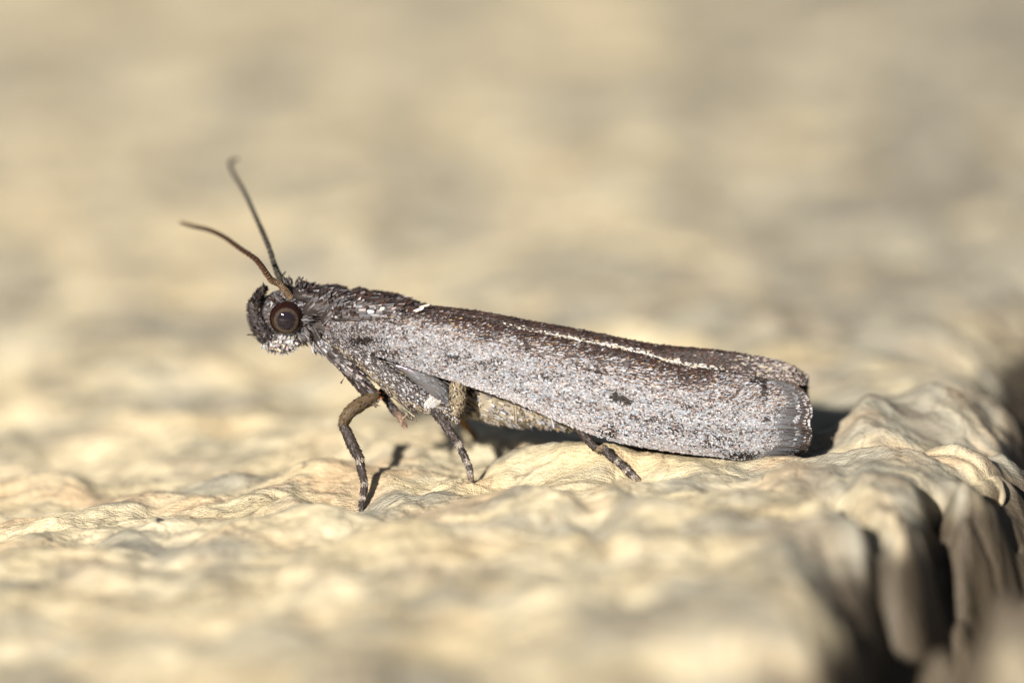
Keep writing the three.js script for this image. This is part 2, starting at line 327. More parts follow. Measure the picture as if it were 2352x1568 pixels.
// ---- eye
{
  const c = at(657, 732, 0.44), R = 40 * px2mm, pos = [], col = [], idx = [], nu = 64, nv = 40, r = randomFrom(5);
  for (let i = 0; i <= nv; i++) for (let j = 0; j <= nu; j++) {
    const a = i / nv * Math.PI * 0.62, b = j / nu * Math.PI * 2, rr = Math.sin(a);
    pos.push(c.x + R * rr * Math.cos(b) * 0.98, c.y + R * rr * Math.sin(b), c.z - 0.06 + 0.25 * Math.cos(a));
    const edge = rr + 0.02 * noise(b * 4, 2), ring = smooth(0.50, 0.60, edge) * (1 - smooth(0.67, 0.76, edge));
    let k = mix3([0.013, 0.009, 0.012], [0.014, 0.0038, 0.002], smooth(0.62, 0.74, edge));
    k = mix3(k, [0.085, 0.062, 0.04], ring * (0.25 + 0.6 * r()));
    col.push(...k);
  }
  for (let i = 0; i < nv; i++) for (let j = 0; j < nu; j++) { const a = i * (nu + 1) + j, b = a + 1, d = a + nu + 1, e = d + 1; idx.push(a, d, b, b, d, e); }
  const eye = part('eye', geo(pos, null, col, idx), new THREE.MeshPhysicalMaterial({ vertexColors: true, roughness: 0.9, specularIntensity: 0.05, clearcoat: 1, clearcoatRoughness: 0.015 }), moth, 'round dark brown eye with a pale speckled ring');
  // fringe of pale scales round the eye
  const rim = [], q = randomFrom(15);
  for (let i = 0; i < 420; i++) {
    const a = q() * Math.PI * 2, k = 1.06 + 0.24 * q(), out = V(Math.cos(a), Math.sin(a), 0), p = c.clone().addScaledVector(out, R * k); p.z = c.z - 0.12 - 0.3 * (k - 1.02) - 0.05 * q();
    const d = V(-Math.sin(a), Math.cos(a), 0).multiplyScalar(out.y > 0 ? -1 : 1).addScaledVector(out, 0.5 * (q() - 0.4));
    rim.push({ p, n: V(out.x * 0.5, out.y * 0.5, 0.9), d, len: 0.06 + 0.04 * q(), wid: 0.024, lift: 0.05 + 0.15 * q(), c: pick(q, [WHITE, 1.6], [PALE, 2], [GREY, 2.5], [BROWN, 3]) });
  }
  scales('eye_fringe', rim, eye);
}

// ---- labial palp: thick, upcurved, with a narrow tip
function palp(dz, seed) {
  const l = limb([[632, 792, 0.30 + dz, 10], [618, 780, 0.30 + dz, 16], [600, 758, 0.28 + dz, 19], [588, 730, 0.25 + dz, 17], [585, 704, 0.22 + dz, 14], [588, 692, 0.21 + dz, 10], [596, 677, 0.2 + dz, 9], [607, 662, 0.19 + dz, 3]]);
  const m = part('palp', limbMesh(l, 60, 18, () => [0.035, 0.028, 0.028]), skinDull);
  scales('palp_scales', coatLimb(l, 620, seed, { len: 0.06, wid: 0.042, lift: 0.5, color: (s, phi, r) => s > 0.62 ? pick(r, [BLACK, 3], [GREY, 0.6], [BROWN, 2]) : pick(r, [GREY, 4], [BROWN, 4], [BLACK, 1.5], [PALE, 0.6]) }), m);
}
palp(0, 21); palp(-0.5, 22);
{ // white beard under the face
  const l = limb([[604, 778, 0.28, 7], [618, 786, 0.3, 13], [640, 788, 0.3, 16], [662, 787, 0.28, 14], [678, 778, 0.26, 8]]);
  const m = part('beard', limbMesh(l, 30, 16, () => [0.2, 0.17, 0.15]), skinDull, moth, 'pale shaggy scale tuft below the eye');
  scales('beard_scales', coatLimb(l, 460, 31, { len: 0.11, wid: 0.045, lift: 0.5, spread: 1.2, color: (s, p, r) => pick(r, [WHITE, 2], [CREAM, 1.5], [PINK, 2], [PALE, 3], [GREY, 1]) }), m);
}

// ---- antennae, ringed
function antenna(rows, tone, ring, label, seed) {
  const l = limb(rows), n = 44;
  const m = part('antenna', limbMesh(l, 620, 14, (s) => { const k = 0.5 + 0.5 * Math.cos(s * n * Math.PI * 2); return mix3(tone(s), ring(s), Math.pow(k, 2) * 0.95); }, (s) => 0.13 * Math.cos(s * n * Math.PI * 2 + 0.6)), new THREE.MeshPhysicalMaterial({ vertexColors: true, roughness: 0.6 }), moth, label);
  scales('antenna_scales', coatLimb(l, 420, seed, { from: 0.02, to: 0.5, len: 0.035, wid: 0.02, lift: 0.15, color: (s, p, r) => tone(s).map((v) => v * (0.7 + 0.9 * r())) }), m);
}
antenna([[668, 684, 0.26, 8], [655, 668, 0.3, 8], [641, 652, 0.36, 7.4], [622, 642, 0.45, 6.6], [605, 618, 0.65, 6.2], [585, 594, 0.9, 6], [550, 570, 1.3, 5.6], [515, 545, 1.7, 5.2], [480, 528, 2.1, 5], [445, 519, 2.5, 4.6], [413, 509, 2.85, 3.6]],
  (s) => mix3([0.07, 0.040, 0.020], [0.075, 0.034, 0.018], smooth(0.1, 0.5, s)), (s) => mix3([0.20, 0.13, 0.07], [0.12, 0.06, 0.034], smooth(0.2, 0.5, s)), 'brown ringed antenna leaning forward', 41);
antenna([[672, 672, -0.16, 8], [655, 650, -0.2, 8], [641, 634, -0.26, 7.4], [630, 608, -0.4, 6], [616, 565, -0.8, 5.8], [600, 527, -1.2, 5.5], [580, 483, -1.7, 5.2], [560, 440, -2.2, 5], [541, 407, -2.7, 4.8], [529, 384, -3.1, 4.6], [530, 371, -3.3, 4.4], [546, 364, -3.4, 3.4]],
  () => [0.024, 0.02, 0.015], (s) => mix3([0.10, 0.085, 0.064], [0.05, 0.042, 0.032], smooth(0.1, 0.5, s)), 'dark grey ringed antenna standing upright with a hooked tip', 42);

// ---- collar lumps, shoulder cover and back of the thorax
function plate(name, rows, count, seed, color, opt = {}) {
  const l = limb(rows), m = part(name, limbMesh(l, 50, 24, () => opt.base || [0.03, 0.024, 0.022]), opt.skin || skinDull, moth, opt.label);
  scales(name + '_scales', coatLimb(l, count, seed, { len: 0.2, wid: 0.045, lift: 0.12, color, spread: 0.15, ...opt }), m);
  return l;
}
const darkMix = (s, p, r) => pick(r, [BROWN, 5], [BLACK, 1.4], [GREY, 2], [PALE, 0.5], [RUST, 1]);
plate('collar', [[672, 680, 0, 8, 30], [684, 674, 0, 18, 46], [706, 674, 0, 19, 52], [726, 680, 0, 9, 45]], 380, 51, darkMix, { lift: 0.14, len: 0.15, wid: 0.06 });
plate('collar', [[712, 684, 0, 8, 46], [730, 680, 0, 19, 62], [758, 682, 0, 24, 72], [780, 688, 0, 15, 66], [790, 694, 0, 4, 50]], 520, 52, darkMix, { lift: 0.06, wid: 0.07 });
plate('collar_lobe', [[704, 730, 0.36, 10], [718, 716, 0.40, 26, 14], [742, 706, 0.48, 26, 16], [766, 704, 0.52, 16, 12], [776, 704, 0.52, 3]], 900, 53, (s, p, r) => pick(r, [BROWN, 3], [GREY, 4], [PALE, 0.8], [PINK, 0.5]), { len: 0.24, wid: 0.075, lift: 0.06 });
plate('shoulder_cover', [[742, 742, 0.56, 10], [768, 725, 0.70, 24, 12], [810, 723, 0.80, 28, 14], [860, 727, 0.84, 24, 12], [905, 734, 0.84, 14, 8], [946, 742, 0.82, 3, 3]], 900, 54, (s, p, r) => pick(r, [BROWN, 3.5], [GREY, 5], [PALE, 1.2], [PINK, 0.5], [WHITE, 0.15]), { len: 0.28, wid: 0.075, lift: 0.04, spread: 0.12 });
plate('thorax_back', [[774, 694, 0, 8, 50], [796, 690, 0, 18, 62], [840, 694, 0, 21, 70], [890, 701, 0, 20, 64], [925, 712, 0, 12, 50], [950, 722, 0, 3, 30]], 900, 55, (s, p, r) => pick(r, [BROWN, 5], [BLACK, 2], [RUST, 2], [GREY, 1.2], [PINK, 0.4]), { len: 0.3, wid: 0.065, lift: 0.04, spread: 0.1 });
{ // hair-like scales standing up from the crown, the nape and the throat
  const r = randomFrom(61), list = [];
  const tuft = (px, py, z, dx, dy, n, L, colors, w = 10) => { for (let i = 0; i < n; i++) list.push({ p: at(px + (r() - 0.5) * w * 2, py + (r() - 0.5) * w, z + (r() - 0.5) * 0.4), n: V((r() - 0.5), (r() - 0.5), 1), d: V(dx + (r() - 0.5) * 0.7, dy + (r() - 0.5) * 0.7, (r() - 0.5) * 0.7), len: L * (0.6 + 0.7 * r()), wid: 0.022 + 0.015 * r(), lift: 0, c: pick(r, ...colors) }); };
  tuft(688, 664, 0.1, 0.3, 1, 44, 0.13, [[BROWN, 3], [GREY, 2], [BLACK, 1]], 14);
  tuft(664, 655, 0.1, -0.2, 1, 26, 0.16, [[BROWN, 3], [GREY, 2]], 8);
  tuft(640, 690, 0.25, -0.8, 0.6, 50, 0.13, [[BROWN, 3], [GREY, 2], [PALE, 1]], 14);
  tuft(694, 770, 0.3, 0.5, -0.6, 60, 0.17, [[PALE, 2], [GREY, 3], [BROWN, 2]], 14);
  tuft(715, 755, 0.42, 0.5, -0.7, 70, 0.22, [[GREY, 3], [PALE, 1], [BROWN, 3]], 16);
  tuft(728, 790, 0.42, 0.4, -0.8, 70, 0.16, [[WHITE, 3], [PALE, 3], [GREY, 2]], 14);
  tuft(702, 730, 0.42, 0.9, -0.1, 60, 0.15, [[PALE, 1], [GREY, 3], [BROWN, 3]], 12);
  tuft(686, 640, 0.1, 0.7, 1, 3, 0.13, [[BROWN, 1], [PALE, 1]], 8);
  tuft(587, 768, 0.2, -1, 0, 4, 0.09, [[BLACK, 1]], 8);
  tuft(608, 662, 0.2, -0.2, 1, 3, 0.08, [[BLACK, 1]], 5);
  scales('scale_tufts', list, body, { shape: hairShape, material: dull });
}

// ---- forewings
const poly = (rows) => (u) => spline(rows, u);
const dorsal = poly([[762, 708, 0.42], [880, 706, 0.45], [1000, 722, 0.42], [1100, 741, 0.42], [1220, 765, 0.42], [1340, 788, 0.42], [1460, 814, 0.40], [1565, 842, 0.36], [1650, 855, 0.33], [1746, 872, 0.33], [1818, 886, 0.34]]);
const costal = poly([[744, 766, 0.62], [808, 786, 0.84], [862, 814, 0.96], [931, 839, 1.0], [996, 861, 1.04], [1078, 886, 1.08], [1184, 924, 1.12], [1313, 979, 1.14], [1420, 1015, 1.1], [1541, 1036, 1.04], [1640, 1047, 0.97], [1700, 1054, 0.9], [1758, 1047, 0.82], [1826, 1037, 0.74]]);
const termen = poly([[1818, 886, 0.34], [1846, 908, 0.47], [1858, 926, 0.56], [1865, 948, 0.64], [1858, 970, 0.7], [1864, 992, 0.74], [1852, 1021, 0.76], [1826, 1037, 0.74]]);
const wingBase = poly([[762, 708, 0.42], [752, 735, 0.58], [744, 766, 0.62]]);
function nearWing(s, t) {
  const D = dorsal(s), C = costal(s), A = wingBase(t), B = termen(t), c00 = dorsal(0), c10 = dorsal(1), c01 = costal(0), c11 = costal(1), o = [];
  for (let k = 0; k < 3; k++) o[k] = (1 - t) * D[k] + t * C[k] + (1 - s) * A[k] + s * B[k] - ((1 - s) * (1 - t) * c00[k] + s * (1 - t) * c10[k] + (1 - s) * t * c01[k] + s * t * c11[k]);
  o[2] += (0.34 * Math.sin(Math.PI * Math.pow(t, 0.62)) ) * smooth(-0.1, 0.15, s) * (1 - 0.45 * smooth(0.75, 1, s));
  o[2] += 0.012 * Math.sin(t * 26 + s * 5) * smooth(0.3, 0.6, s);                                   // faint veins
  return o;
}
// the far wing laps over the back: from its near edge over the ridge and down the far side
const lap = poly([[950, 718, 0.34], [1100, 737, 0.46], [1220, 762, 0.46], [1340, 785, 0.46], [1469, 812, 0.45], [1565, 839, 0.42], [1650, 851, 0.38], [1746, 869, 0.36], [1815, 879, 0.32], [1846, 884, 0.2]]);
const ridge = poly([[950, 704, 0.0], [1100, 721, 0.0], [1220, 743, 0.0], [1348, 766, 0.0], [1493, 794, 0.0], [1589, 803, 0.02], [1662, 810, 0.05], [1734, 821, 0.05], [1800, 836, 0.03], [1862, 868, -0.05]]);
const shoulder = poly([[950, 709, 0.30], [1100, 727, 0.43], [1220, 751, 0.43], [1340, 774, 0.43], [1469, 800, 0.42], [1565, 825, 0.39], [1650, 837, 0.35], [1746, 853, 0.33], [1815, 866, 0.27], [1850, 875, 0.12]]);
const farSide = poly([[950, 760, -0.75], [1100, 780, -0.8], [1220, 800, -0.82], [1348, 825, -0.85], [1493, 850, -0.85], [1589, 865, -0.85], [1662, 870, -0.8], [1734, 875, -0.75], [1800, 885, -0.65], [1860, 905, -0.5]]);
const farLow = poly([[950, 850, -1.0], [1100, 900, -1.08], [1220, 945, -1.12], [1348, 985, -1.14], [1493, 1010, -1.1], [1589, 1012, -1.04], [1662, 1010, -0.97], [1734, 1005, -0.9], [1800, 995, -0.8], [1856, 960, -0.7]]);
function farWing(s, t) { return spline([lap(s), shoulder(s), ridge(s), farSide(s), farLow(s)], t); }
function wingSurf(f, flip = 1) {
  const P = (s, t) => { const q = f(s, t); return at(q[0], q[1], q[2]); };
  return (s, t) => { const e = 0.004, q = f(s, t), p = P(s, t), a = P(Math.max(0, s - e), t), b = P(Math.min(1, s + e), t), c = P(s, Math.max(0, t - e)), d = P(s, Math.min(1, t + e)); const ds = b.sub(a).normalize(), dt = d.sub(c); return { p, d: ds, n: new THREE.Vector3().crossVectors(dt, ds).normalize().multiplyScalar(flip), q }; };
}
const nearSurf = wingSurf(nearWing), farSurf = wingSurf(farWing, -1);
function sheet(surf, ns, nt, s1, color, thick) {
  const pos = [], col = [], idx = [], W = nt + 1;
  for (const side of [0, -thick]) for (let i = 0; i <= ns; i++) for (let j = 0; j <= nt; j++) { const s = i / ns * s1, t = j / nt, q = surf(s, t), p = q.p.addScaledVector(q.n, side); pos.push(p.x, p.y, p.z); col.push(...color(s, t)); }
  const off = (ns + 1) * W;
  for (let i = 0; i < ns; i++) for (let j = 0; j < nt; j++) { const a = i * W + j, b = a + 1, c = a + W, d = c + 1; idx.push(a, b, c, b, d, c, off + a, off + c, off + b, off + b, off + c, off + d); }
  for (let i = 0; i < ns; i++) { const a = i * W, c = a + W, e = a + nt, g = e + W; idx.push(a, c, off + a, c, off + c, off + a, e, off + e, g, g, off + e, off + g); }
  for (let j = 0; j < nt; j++) { const a = ns * W + j; idx.push(a, a + 1, off + a, a + 1, off + a + 1, off + a); }
  return geo(pos, null, col, idx);
}
// pattern of the wing in picture columns and rows of the folded wing
const spots = [[1416, 912, 17, 8, 1.5], [1436, 922, 12, 6, 1.4], [1405, 904, 8, 8, .9], [1741, 896, 8, 22, 1.3], [1722, 876, 16, 8, 1], [1752, 962, 7, 7, 1], [830, 780, 34, 9, 1.1], [880, 806, 30, 8, .8], [1395, 990, 22, 12, .7], [1360, 850, 20, 6, .8], [1130, 838, 26, 10, .5], [1040, 820, 20, 10, .5], [1590, 940, 26, 14, .35], [1640, 1010, 40, 14, .55], [1700, 1046, 40, 8, 1], [1250, 865, 30, 8, .5], [1480, 965, 20, 10, .4], [1560, 985, 30, 12, .4], [1200, 800, 18, 6, .6], [1100, 775, 20, 5, .6]];
function nearColor(q, s, t, r) {
  const [x, y] = q; let dark = 0;
  for (const [sx, sy, a, b, k] of spots) { const e = ((x - sx) / a) ** 2 + ((y - sy) / b) ** 2; if (e < 6) dark += k * Math.exp(-e); }
  const n = noise(x * 0.024, y * 0.055) + 0.6 * noise(x * 0.07 + 9, y * 0.14);
  const back = (1 - smooth(0.02, 0.38, t + 0.14 * n)) * (1 - smooth(0.72, 0.86, s)) ;             // brown stripe along the back
  const costaPale = smooth(0.84, 0.95, t) * smooth(0.25, 0.4, s) * (1 - smooth(0.72, 0.8, s));
  if (r() < dark * 0.95) return pick(r, [BLACK, 4], [BROWN, 2]);
  if (r() < back) return pick(r, [RUST, 5], [BROWN, 5], [BLACK, 1.6], [GOLD, 0.35], [PINK, 0.5], [GREY, 1]);
  if (r() < costaPale * 0.8) return pick(r, [WHITE, 5], [PINK, 3], [PALE, 2]);
  if (r() < 0.35 * (1 - smooth(0.25, 0.6, t))) return pick(r, [RUST, 3], [BROWN, 2], [[0.2, 0.14, 0.1], 3], [PINK, 2], [GOLD, 0.5]);
  const lite = clamp(0.62 + 0.52 * n + 0.12 * smooth(0.2, 0.5, s) - 0.38 * smooth(0.2, 0.02, s));
  return r() < lite ? pick(r, [WHITE, 3], [PALE, 5], [PINK, 1.3], [[0.31, 0.34, 0.39], 3.2]) : pick(r, [BROWN, 2.4], [GREY, 4], [BLACK, 0.4], [[0.13, 0.09, 0.08], 2.5], [PALE, 2]);
}
{
  const membrane = new THREE.MeshPhysicalMaterial({ vertexColors: true, roughness: 0.55, side: THREE.DoubleSide });
  const m = part('forewing', sheet(nearSurf, 150, 50, 0.955, () => [0.05, 0.041, 0.037], 0.02), membrane, moth, 'grey speckled forewing with dark spots folded along the side');
  const r = randomFrom(71), list = [], fringe = [];
  const rowsS = 370, rowsT = 104;
  for (let i = 0; i < rowsS; i++) for (let j = 0; j < rowsT; j++) {
    const s = (i + r()) / rowsS * 0.925, t = clamp((j + r()) / rowsT), w = nearSurf(s, t);
    const c = nearColor(w.q, s, t, r), topHalf = t < 0.35;
    w.d = turned(w.d, w.n, (r() - 0.5) * 0.35);
    const nn = w.n.clone().add(V(r() - 0.5, r() - 0.5, r() - 0.5).multiplyScalar(0.22)).normalize();
    list.push({ p: w.p.addScaledVector(w.n, 0.004 + 0.006 * r()), n: nn, d: w.d, len: (topHalf ? 0.13 : 0.062) * (0.8 + 0.4 * r()), wid: (topHalf ? 0.026 : 0.031) * (0.75 + 0.5 * r()), lift: 0.08 + 0.12 * r(), c });
  }
  scales('wing_scales', list, m);
  // long fringe scales past the wing's end, in overlapping rows with white tips
  for (let k = 0; k < 2600; k++) {
    const t = r(), layer = Math.floor(r() * 3), s = 0.885 + layer * 0.02 + 0.015 * r(), w = nearSurf(s, t), gap = Math.exp(-(((t - 0.58) / 0.02) ** 2));
    const fan = (t - 0.45) * -0.25;
    w.d = turned(w.d, w.n, fan + (r() - 0.5) * 0.12);
    const endQ = nearSurf(1, t).p, L = Math.max(0.06, endQ.distanceTo(w.p) * ((layer === 0 ? 0.5 + 0.3 * r() : 0.78 + 0.24 * r()) - 0.25 * gap));
    fringe.push({ p: w.p.addScaledVector(w.n, 0.006 + 0.012 * r()), n: w.n, d: w.d, len: L, wid: 0.034, lift: 0.01 + 0.02 * r(), c: layer === 0 ? pick(r, [[0.12, 0.115, 0.12], 5], [[0.16, 0.165, 0.18], 3], [[0.06, 0.048, 0.042], 3]) : pick(r, [[0.10, 0.07, 0.055], 5], [[0.06, 0.042, 0.034], 4], [[0.13, 0.125, 0.13], 2]) });
  }
  for (let k = 0; k < 420; k++) { // white scale rows
    const t = r(), row = 0.25 + 0.75 * r(), s = row < 0.5 ? 0.995 - 0.005 * r() : row < 0.75 ? 0.978 + 0.006 * (r() - 0.5) : 0.955 + 0.010 * (r() - 0.5), w = nearSurf(s, t);
    if (noise(t * 26, row > 0.75 ? 3 : row > 0.5 ? 9 : 15) < -0.1) continue;
    fringe.push({ p: w.p.addScaledVector(w.n, 0.044 + 0.006 * r()), n: w.n, d: turned(w.d, w.n, (r() - 0.5) * 0.5), len: 0.04, wid: 0.024, lift: 0.08, c: pick(r, [WHITE, 3], [PALE, 1]) });
  }
  scales('wing_fringe', fringe, m, { label: 'brown fringe with rows of white tips' });

  const f = part('forewing', sheet(farSurf, 120, 60, 0.985, () => [0.035, 0.025, 0.02], 0.02), membrane, moth, 'dark back of the far forewing lapped over the ridge');
  const listF = [];
  for (let i = 0; i < 240; i++) for (let j = 0; j < 66; j++) {
    const s = (i + r()) / 240 * 0.972, t = Math.pow((j + r()) / 66, 1.25), w = farSurf(s, t), tail = smooth(0.62, 0.82, s), nz = noise(w.q[0] * 0.06, w.q[1] * 0.09);
    const c = r() < tail * (0.75 + 0.5 * nz) ? pick(r, [PINK, 3], [CREAM, 2], [PALE, 2], [BROWN, 2.6], [BLACK, 1]) : pick(r, [BROWN, 5], [RUST, 3.5], [BLACK, 2.5], [GREY, 0.6], [PINK, 0.15]);
    const foldSheen = Math.exp(-(((t - 0.12) / 0.05) ** 2)) * smooth(0.1, 0.3, s) * (1 - smooth(0.56, 0.74, s));  // sheen along the bend, painted as pale scale colours
    const nn = w.n.clone().add(V(r() - 0.5, r() - 0.5, r() - 0.5).multiplyScalar(0.12)).normalize();
    listF.push({ p: w.p.addScaledVector(w.n, 0.004 + 0.006 * r()), n: nn, d: turned(w.d, w.n, (r() - 0.5) * 0.2), len: 0.15 * (0.8 + 0.4 * r()) * (1 - 0.6 * smooth(0.9, 1, s)), wid: 0.032, lift: 0.06 + 0.07 * r(), c: r() < foldSheen * 0.9 ? pick(r, [CREAM, 2], [[0.66, 0.64, 0.61], 5], [GOLD, 0.5], [RUST, 0.6]) : t < 0.07 && s > 0.1 && s < 0.8 ? pick(r, [BLACK, 3], [BROWN, 1]) : c });  // black scales at the lap edge paint in the shadow line below it
  }
  scales('wing_scales', listF, f);
}

// ---- legs: each one skin from hip to foot, with bands and its own scales
const legSkin = new THREE.MeshPhysicalMaterial({ vertexColors: true, roughness: 0.55, specularIntensity: 0.8 });
function leg(rows, bands, count, seed, label, opt = {}) {
  const l = limb(rows), last = rows.length - 1;
  const tone = (s) => { const f = s * last; let c = bands[0][1]; for (const [k, v] of bands) if (f >= k) c = v; return c; };
  const m = part('leg', limbMesh(l, 160, 18, (s) => tone(s).map((v) => v * 0.8)), legSkin, moth, label);
  scales('leg_scales', coatLimb(l, count * 2, seed, { len: 0.06, wid: 0.022, lift: 0.16, color: (s, p, r) => { const c = tone(s), k = 0.35 + 1.2 * r(); return r() < (opt.fleck ?? 0.12) ? [0.13, 0.115, 0.115] : c.map((v) => v * k); }, ...opt }), m);
  return l;
}
const UMBER = [0.05, 0.037, 0.032], FAWN = [0.125, 0.084, 0.045], RING = [0.36, 0.31, 0.26], LEGTAN = [0.19, 0.14, 0.085];
const zf = FEET.fore[2], zm = FEET.middle[2], zh = FEET.hind[2];
leg([[866, 905, 0.72, 12], [848, 916, 0.82, 15], [822, 932, 0.95, 15], [800, 950, 1.05, 14], [789, 974, 1.12, 11], [797, 993, 1.15, 11.5], [808, 1020, 1.2, 12.5], [822, 1046, 1.24, 10], [825, 1054, 1.25, 8.8], [829, 1076, 1.27, 9], [835, 1100, 1.29, 8], [836, 1108, 1.3, 7], [836, 1122, 1.32, 7.4], [834, 1138, 1.33, 6.6], [831, 1156, zf, 6.2], [828, 1178, zf, 3]],
  [[0, FAWN], [4, UMBER], [7.2, RING], [8.3, UMBER], [10, RING], [11.2, UMBER], [12.6, RING], [13.3, UMBER]], 900, 81, 'brown front leg bent at the knee, with pale rings', { fleck: 0.08 });
leg([[975, 925, 0.86, 13], [992, 934, 0.92, 13], [1010, 957, 0.95, 11], [1026, 980, 0.98, 9.5], [1041, 1003, 1.02, 8.5], [1048, 1014, 1.03, 8], [1053, 1022, 1.04, 7.2], [1063, 1041, 1.06, 7.8], [1070, 1056, 1.07, 6.6], [1073, 1063, 1.08, 6.6], [1077, 1073, 1.09, 6.2], [1079, 1084, 1.1, 5.6], [1081, 1096, zm, 5], [1082, 1110, zm, 2.5]],
  [[0, UMBER], [4.6, RING], [6.1, UMBER], [7.7, RING], [8.8, UMBER], [10.1, RING], [11.2, LEGTAN]], 760, 82, 'slender speckled middle leg with cream bands', { fleck: 0.3 });
leg([[1310, 962, 0.95, 12], [1332, 988, 1.0, 9], [1350, 1008, 1.08, 9], [1365, 1026, 1.14, 7.5], [1375, 1030, 1.16, 6.6], [1386, 1030, 1.17, 7.6], [1400, 1045, 1.19, 8], [1409, 1053, 1.2, 7.2], [1416, 1058, 1.2, 7.4], [1426, 1066, 1.21, 7.6], [1434, 1074, 1.22, 7.2], [1441, 1081, 1.23, 7.4], [1449, 1089, zh, 7], [1457, 1096, zh, 6.6], [1466, 1103, zh, 3]],
  [[0, UMBER], [3, LEGTAN], [4.7, UMBER], [6.9, RING], [8.1, UMBER], [9.6, RING], [10.5, UMBER], [11.6, RING], [12.6, LEGTAN]], 700, 83, 'banded hind leg reaching out from under the wing', { fleck: 0.2 });
leg([[868, 896, 0.35, 9], [884, 912, 0.38, 8], [898, 932, 0.42, 8], [908, 946, 0.44, 7.5], [918, 958, 0.46, 6.5], [929, 977, 0.5, 3]],
  [[0, [0.025, 0.02, 0.018]], [2.4, [0.12, 0.08, 0.06]], [3.1, [0.28, 0.18, 0.13]], [4.4, [0.2, 0.13, 0.1]]], 320, 84, 'short dark leg end with a coppery tip hanging free', { fleck: 0.2 });
leg([[1030, 918, -0.7, 12], [1052, 948, -1.0, 9], [1068, 976, -1.3, 8], [1082, 994, -1.5, 7], [1094, 1007, FEET.far[2], 4]],
  [[0, [0.24, 0.12, 0.035]], [2.4, [0.09, 0.05, 0.02]], [3, [0.24, 0.12, 0.035]]], 200, 85, 'amber leg on the far side seen below the body', { fleck: 0.02 });

// thigh and hip plates held against the chest
const speckled = (s, p, r) => { const low = p > Math.PI * 0.6 ; return low && r() < 0.55 ? pick(r, [TAN, 4], [CREAM, 1], [BROWN, 1]) : s > 0.8 ? pick(r, [WHITE, 5], [CREAM, 2]) : pick(r, [WHITE, 0.5 + 1.2 * s], [PALE, 2.2], [BROWN, 5], [GREY, 3], [BLACK, 1]); };
plate('hip', [[722, 768, 0.40, 6], [738, 786, 0.52, 14, 12], [765, 812, 0.62, 17, 14], [800, 846, 0.70, 17, 14], [832, 882, 0.74, 15, 13], [856, 906, 0.74, 9]], 420, 91, (s, p, r) => s < 0.3 ? pick(r, [WHITE, 0.8], [PALE, 3], [GREY, 3]) : s > 0.86 ? pick(r, [[0.3, 0.1, 0.04], 2], [GREY, 1]) : pick(r, [GREY, 3], [BROWN, 4], [PALE, 0.8], [PINK, 0.5], [BLACK, 1]), { len: 0.15, wid: 0.05, lift: 0.05, spread: 0.12, phi0: -0.5, phi1: 3.6, label: 'shiny dark plate above the front leg' });
plate('thigh', [[742, 771, 0.56, 5], [778, 791, 0.72, 13, 10], [826, 819, 0.80, 20, 13], [875, 857, 0.86, 24, 15], [912, 887, 0.89, 27, 16], [950, 913, 0.91, 28, 16], [984, 928, 0.92, 21, 13], [1006, 924, 0.92, 5]], 3800, 92, speckled, { len: 0.055, wid: 0.028, lift: 0.12, phi0: -0.5, phi1: 3.6, base: [0.045, 0.037, 0.031], label: 'long speckled grey thigh with a white end' });
plate('thigh', [[905, 838, 0.80, 4], [938, 851, 0.84, 12, 8], [972, 872, 0.88, 19, 10], [1004, 896, 0.90, 22, 11], [1022, 922, 0.88, 14, 9], [1030, 942, 0.86, 5]], 420, 93, (s, p, r) => pick(r, [[0.13, 0.13, 0.14], 5], [[0.20, 0.20, 0.21], 2], [[0.08, 0.075, 0.075], 3], [BROWN, 1]), { len: 0.10, wid: 0.035, lift: 0.05, base: [0.10, 0.098, 0.095], skin: new THREE.MeshPhysicalMaterial({ vertexColors: true, roughness: 0.28, iridescence: 1, iridescenceIOR: 1.6, iridescenceThicknessRange: [100, 520] }), label: 'smooth shiny grey thigh plate tucked below the wing' });
plate('knee', [[1044, 872, 0.94, 8], [1049, 882, 1.0, 18, 14], [1052, 905, 1.03, 20, 16], [1050, 930, 1.02, 17, 14], [1046, 950, 1.0, 9], [1043, 955, 1.0, 3]], 800, 94, (s, p, r) => pick(r, [TAN, 5], [CREAM, 1], [BROWN, 3], [BLACK, 1]), { len: 0.04, wid: 0.026, lift: 0.2, phi0: -0.5, phi1: 3.6, base: [0.21, 0.17, 0.11], label: 'tan speckled knee below the wing edge' });
plate('spur', [[1000, 928, 0.90, 9], [1016, 938, 0.95, 11], [1034, 950, 0.98, 11], [1044, 961, 1.0, 6], [1048, 967, 1.0, 2]], 240, 95, (s, p, r) => pick(r, [PALE, 2], [BROWN, 3], [WHITE, 1.4], [TAN, 1.5]), { len: 0.06, wid: 0.03, lift: 0.2, base: [0.05, 0.042, 0.035] });
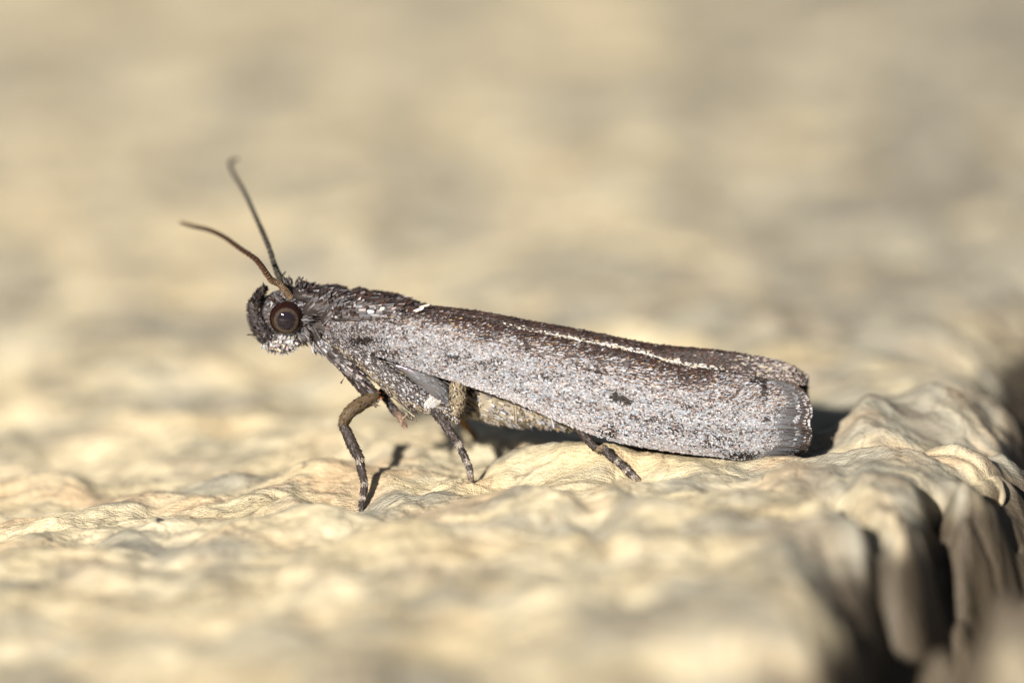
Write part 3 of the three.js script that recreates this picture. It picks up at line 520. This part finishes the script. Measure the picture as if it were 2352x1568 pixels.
{ // a few loose pale scales and bristles
  const r = randomFrom(99), list = [];
  const bristle = (x0, y0, x1, y1, z, w, c) => { const a = at(x0, y0, z), b = at(x1, y1, z + 0.03), d = b.clone().sub(a); list.push({ p: a, n: V(-0.2, 0.5, 0.85), d, len: d.length(), wid: w, lift: 0, c }); };
  bristle(934, 719, 972, 706, 0.62, 0.055, [0.85, 0.8, 0.78]); bristle(962, 704, 986, 699, 0.5, 0.04, [0.6, 0.52, 0.46]); bristle(940, 722, 960, 712, 0.66, 0.03, [0.8, 0.6, 0.45]);
  bristle(1266, 958, 1274, 984, 1.15, 0.03, WHITE); bristle(1185, 925, 1190, 975, 0.8, 0.028, CREAM); bristle(1180, 928, 1186, 980, 0.78, 0.02, PINK);
  for (let i = 0; i < 16; i++) bristle(915 + 40 * r(), 922 + 24 * r(), 925 + 45 * r(), 955 + 16 * r(), 0.8, 0.018, pick(r, [CREAM, 2], [TAN, 2], [BROWN, 1]));
  for (let i = 0; i < 14; i++) bristle(845 + 20 * r(), 918 + 8 * r(), 850 + 26 * r(), 930 + 8 * r(), 0.9, 0.014, pick(r, [TAN, 1], [BROWN, 2]));
  bristle(790, 868, 781, 880, 0.7, 0.02, BROWN); bristle(786, 872, 784, 882, 0.7, 0.016, BROWN); bristle(640, 640, 652, 622, -0.2, 0.03, BROWN); bristle(683, 636, 697, 648, 0.2, 0.03, BROWN);
  scales('loose_scales', list, moth, { material: dull });
}

// ---- small loose things on the surface
function onGround(px, py) { // where a sight line meets the surface
  const d = sight(px, py).normalize(); let t = REACH - 25;
  for (; t < REACH + 60; t += 0.02) { const x = eyePoint.x + d.x * t, y = eyePoint.y + d.y * t, z = eyePoint.z + d.z * t; if (y < surfaceHeight(x, z)) break; }
  return eyePoint.clone().addScaledVector(d, t);
}
function loose(name, geometry, material, p, label, category) {
  const m = new THREE.Mesh(geometry, material); named(m, name); m.position.copy(p).multiplyScalar(MM);
  m.castShadow = m.receiveShadow = true; m.userData = { label, category }; scene.add(m); return m;
}
{ // a thin curled chip standing at the edge of the cleft
  const pos = [], idx = [], n = 28, w = 4;
  for (const side of [0, 1]) for (let i = 0; i <= n; i++) for (let j = 0; j <= w; j++) {
    const t = i / n, a = lerp(-1.15, 1.2, t), wide = 0.20 * Math.pow(Math.sin(Math.PI * clamp(t, 0.03, 0.97)), 0.7), q = (j / w - 0.5) * wide, rr = 0.36 + 0.018 * side + 0.25 * q * q / 0.01 * 0.04;
    pos.push(rr * Math.cos(a) - 0.3, 0.36 * 1.1 * Math.sin(a) + 0.02 * noise(t * 6, j), q + 0.05 * Math.sin(t * 5));
  }
  const W = w + 1, o = (n + 1) * W;
  for (let i = 0; i < n; i++) for (let j = 0; j < w; j++) { const a = i * W + j, b = a + 1, c = a + W, d = c + 1; idx.push(a, b, c, b, d, c, o + a, o + c, o + b, o + b, o + c, o + d); }
  for (let i = 0; i < n; i++) for (const j of [0, w]) { const a = i * W + j, c = a + W; idx.push(a, c, o + a, c, o + c, o + a); }
  const g = new THREE.BufferGeometry(); g.setAttribute('position', new THREE.Float32BufferAttribute(pos.map((v) => v * MM), 3)); g.setIndex(idx); g.computeVertexNormals();
  const p = onGround(2292, 1150); p.y += 0.12;
  const m = loose('chip', g, new THREE.MeshPhysicalMaterial({ color: new THREE.Color().setRGB(0.5, 0.42, 0.29), roughness: 0.5, side: THREE.DoubleSide }), p, 'thin curled pale chip standing at the cleft near the right edge', 'chip');
  m.rotation.set(0.1, 0.35, -0.1);
}
{ // a dark grain of grit in a hollow
  const g = new THREE.IcosahedronGeometry(0.045 * MM, 3), a = g.attributes.position;
  for (let i = 0; i < a.count; i++) { const v = V(a.getX(i), a.getY(i), a.getZ(i)).divideScalar(MM), k = 1 + 0.5 * noise(v.x * 22 + v.z * 9, v.y * 22 + 3 + v.z * 14); a.setXYZ(i, v.x * 1.4 * k * MM, v.y * 0.8 * k * MM, v.z * k * MM); }
  g.computeVertexNormals();
  const p = onGround(366, 1197); p.y += 0.02;
  loose('grit_grain', g, new THREE.MeshPhysicalMaterial({ color: new THREE.Color().setRGB(0.035, 0.03, 0.028), roughness: 0.5 }), p, 'tiny dark grain of grit in a hollow left of the moth', 'grit');
}
renderer.render(scene, camera);
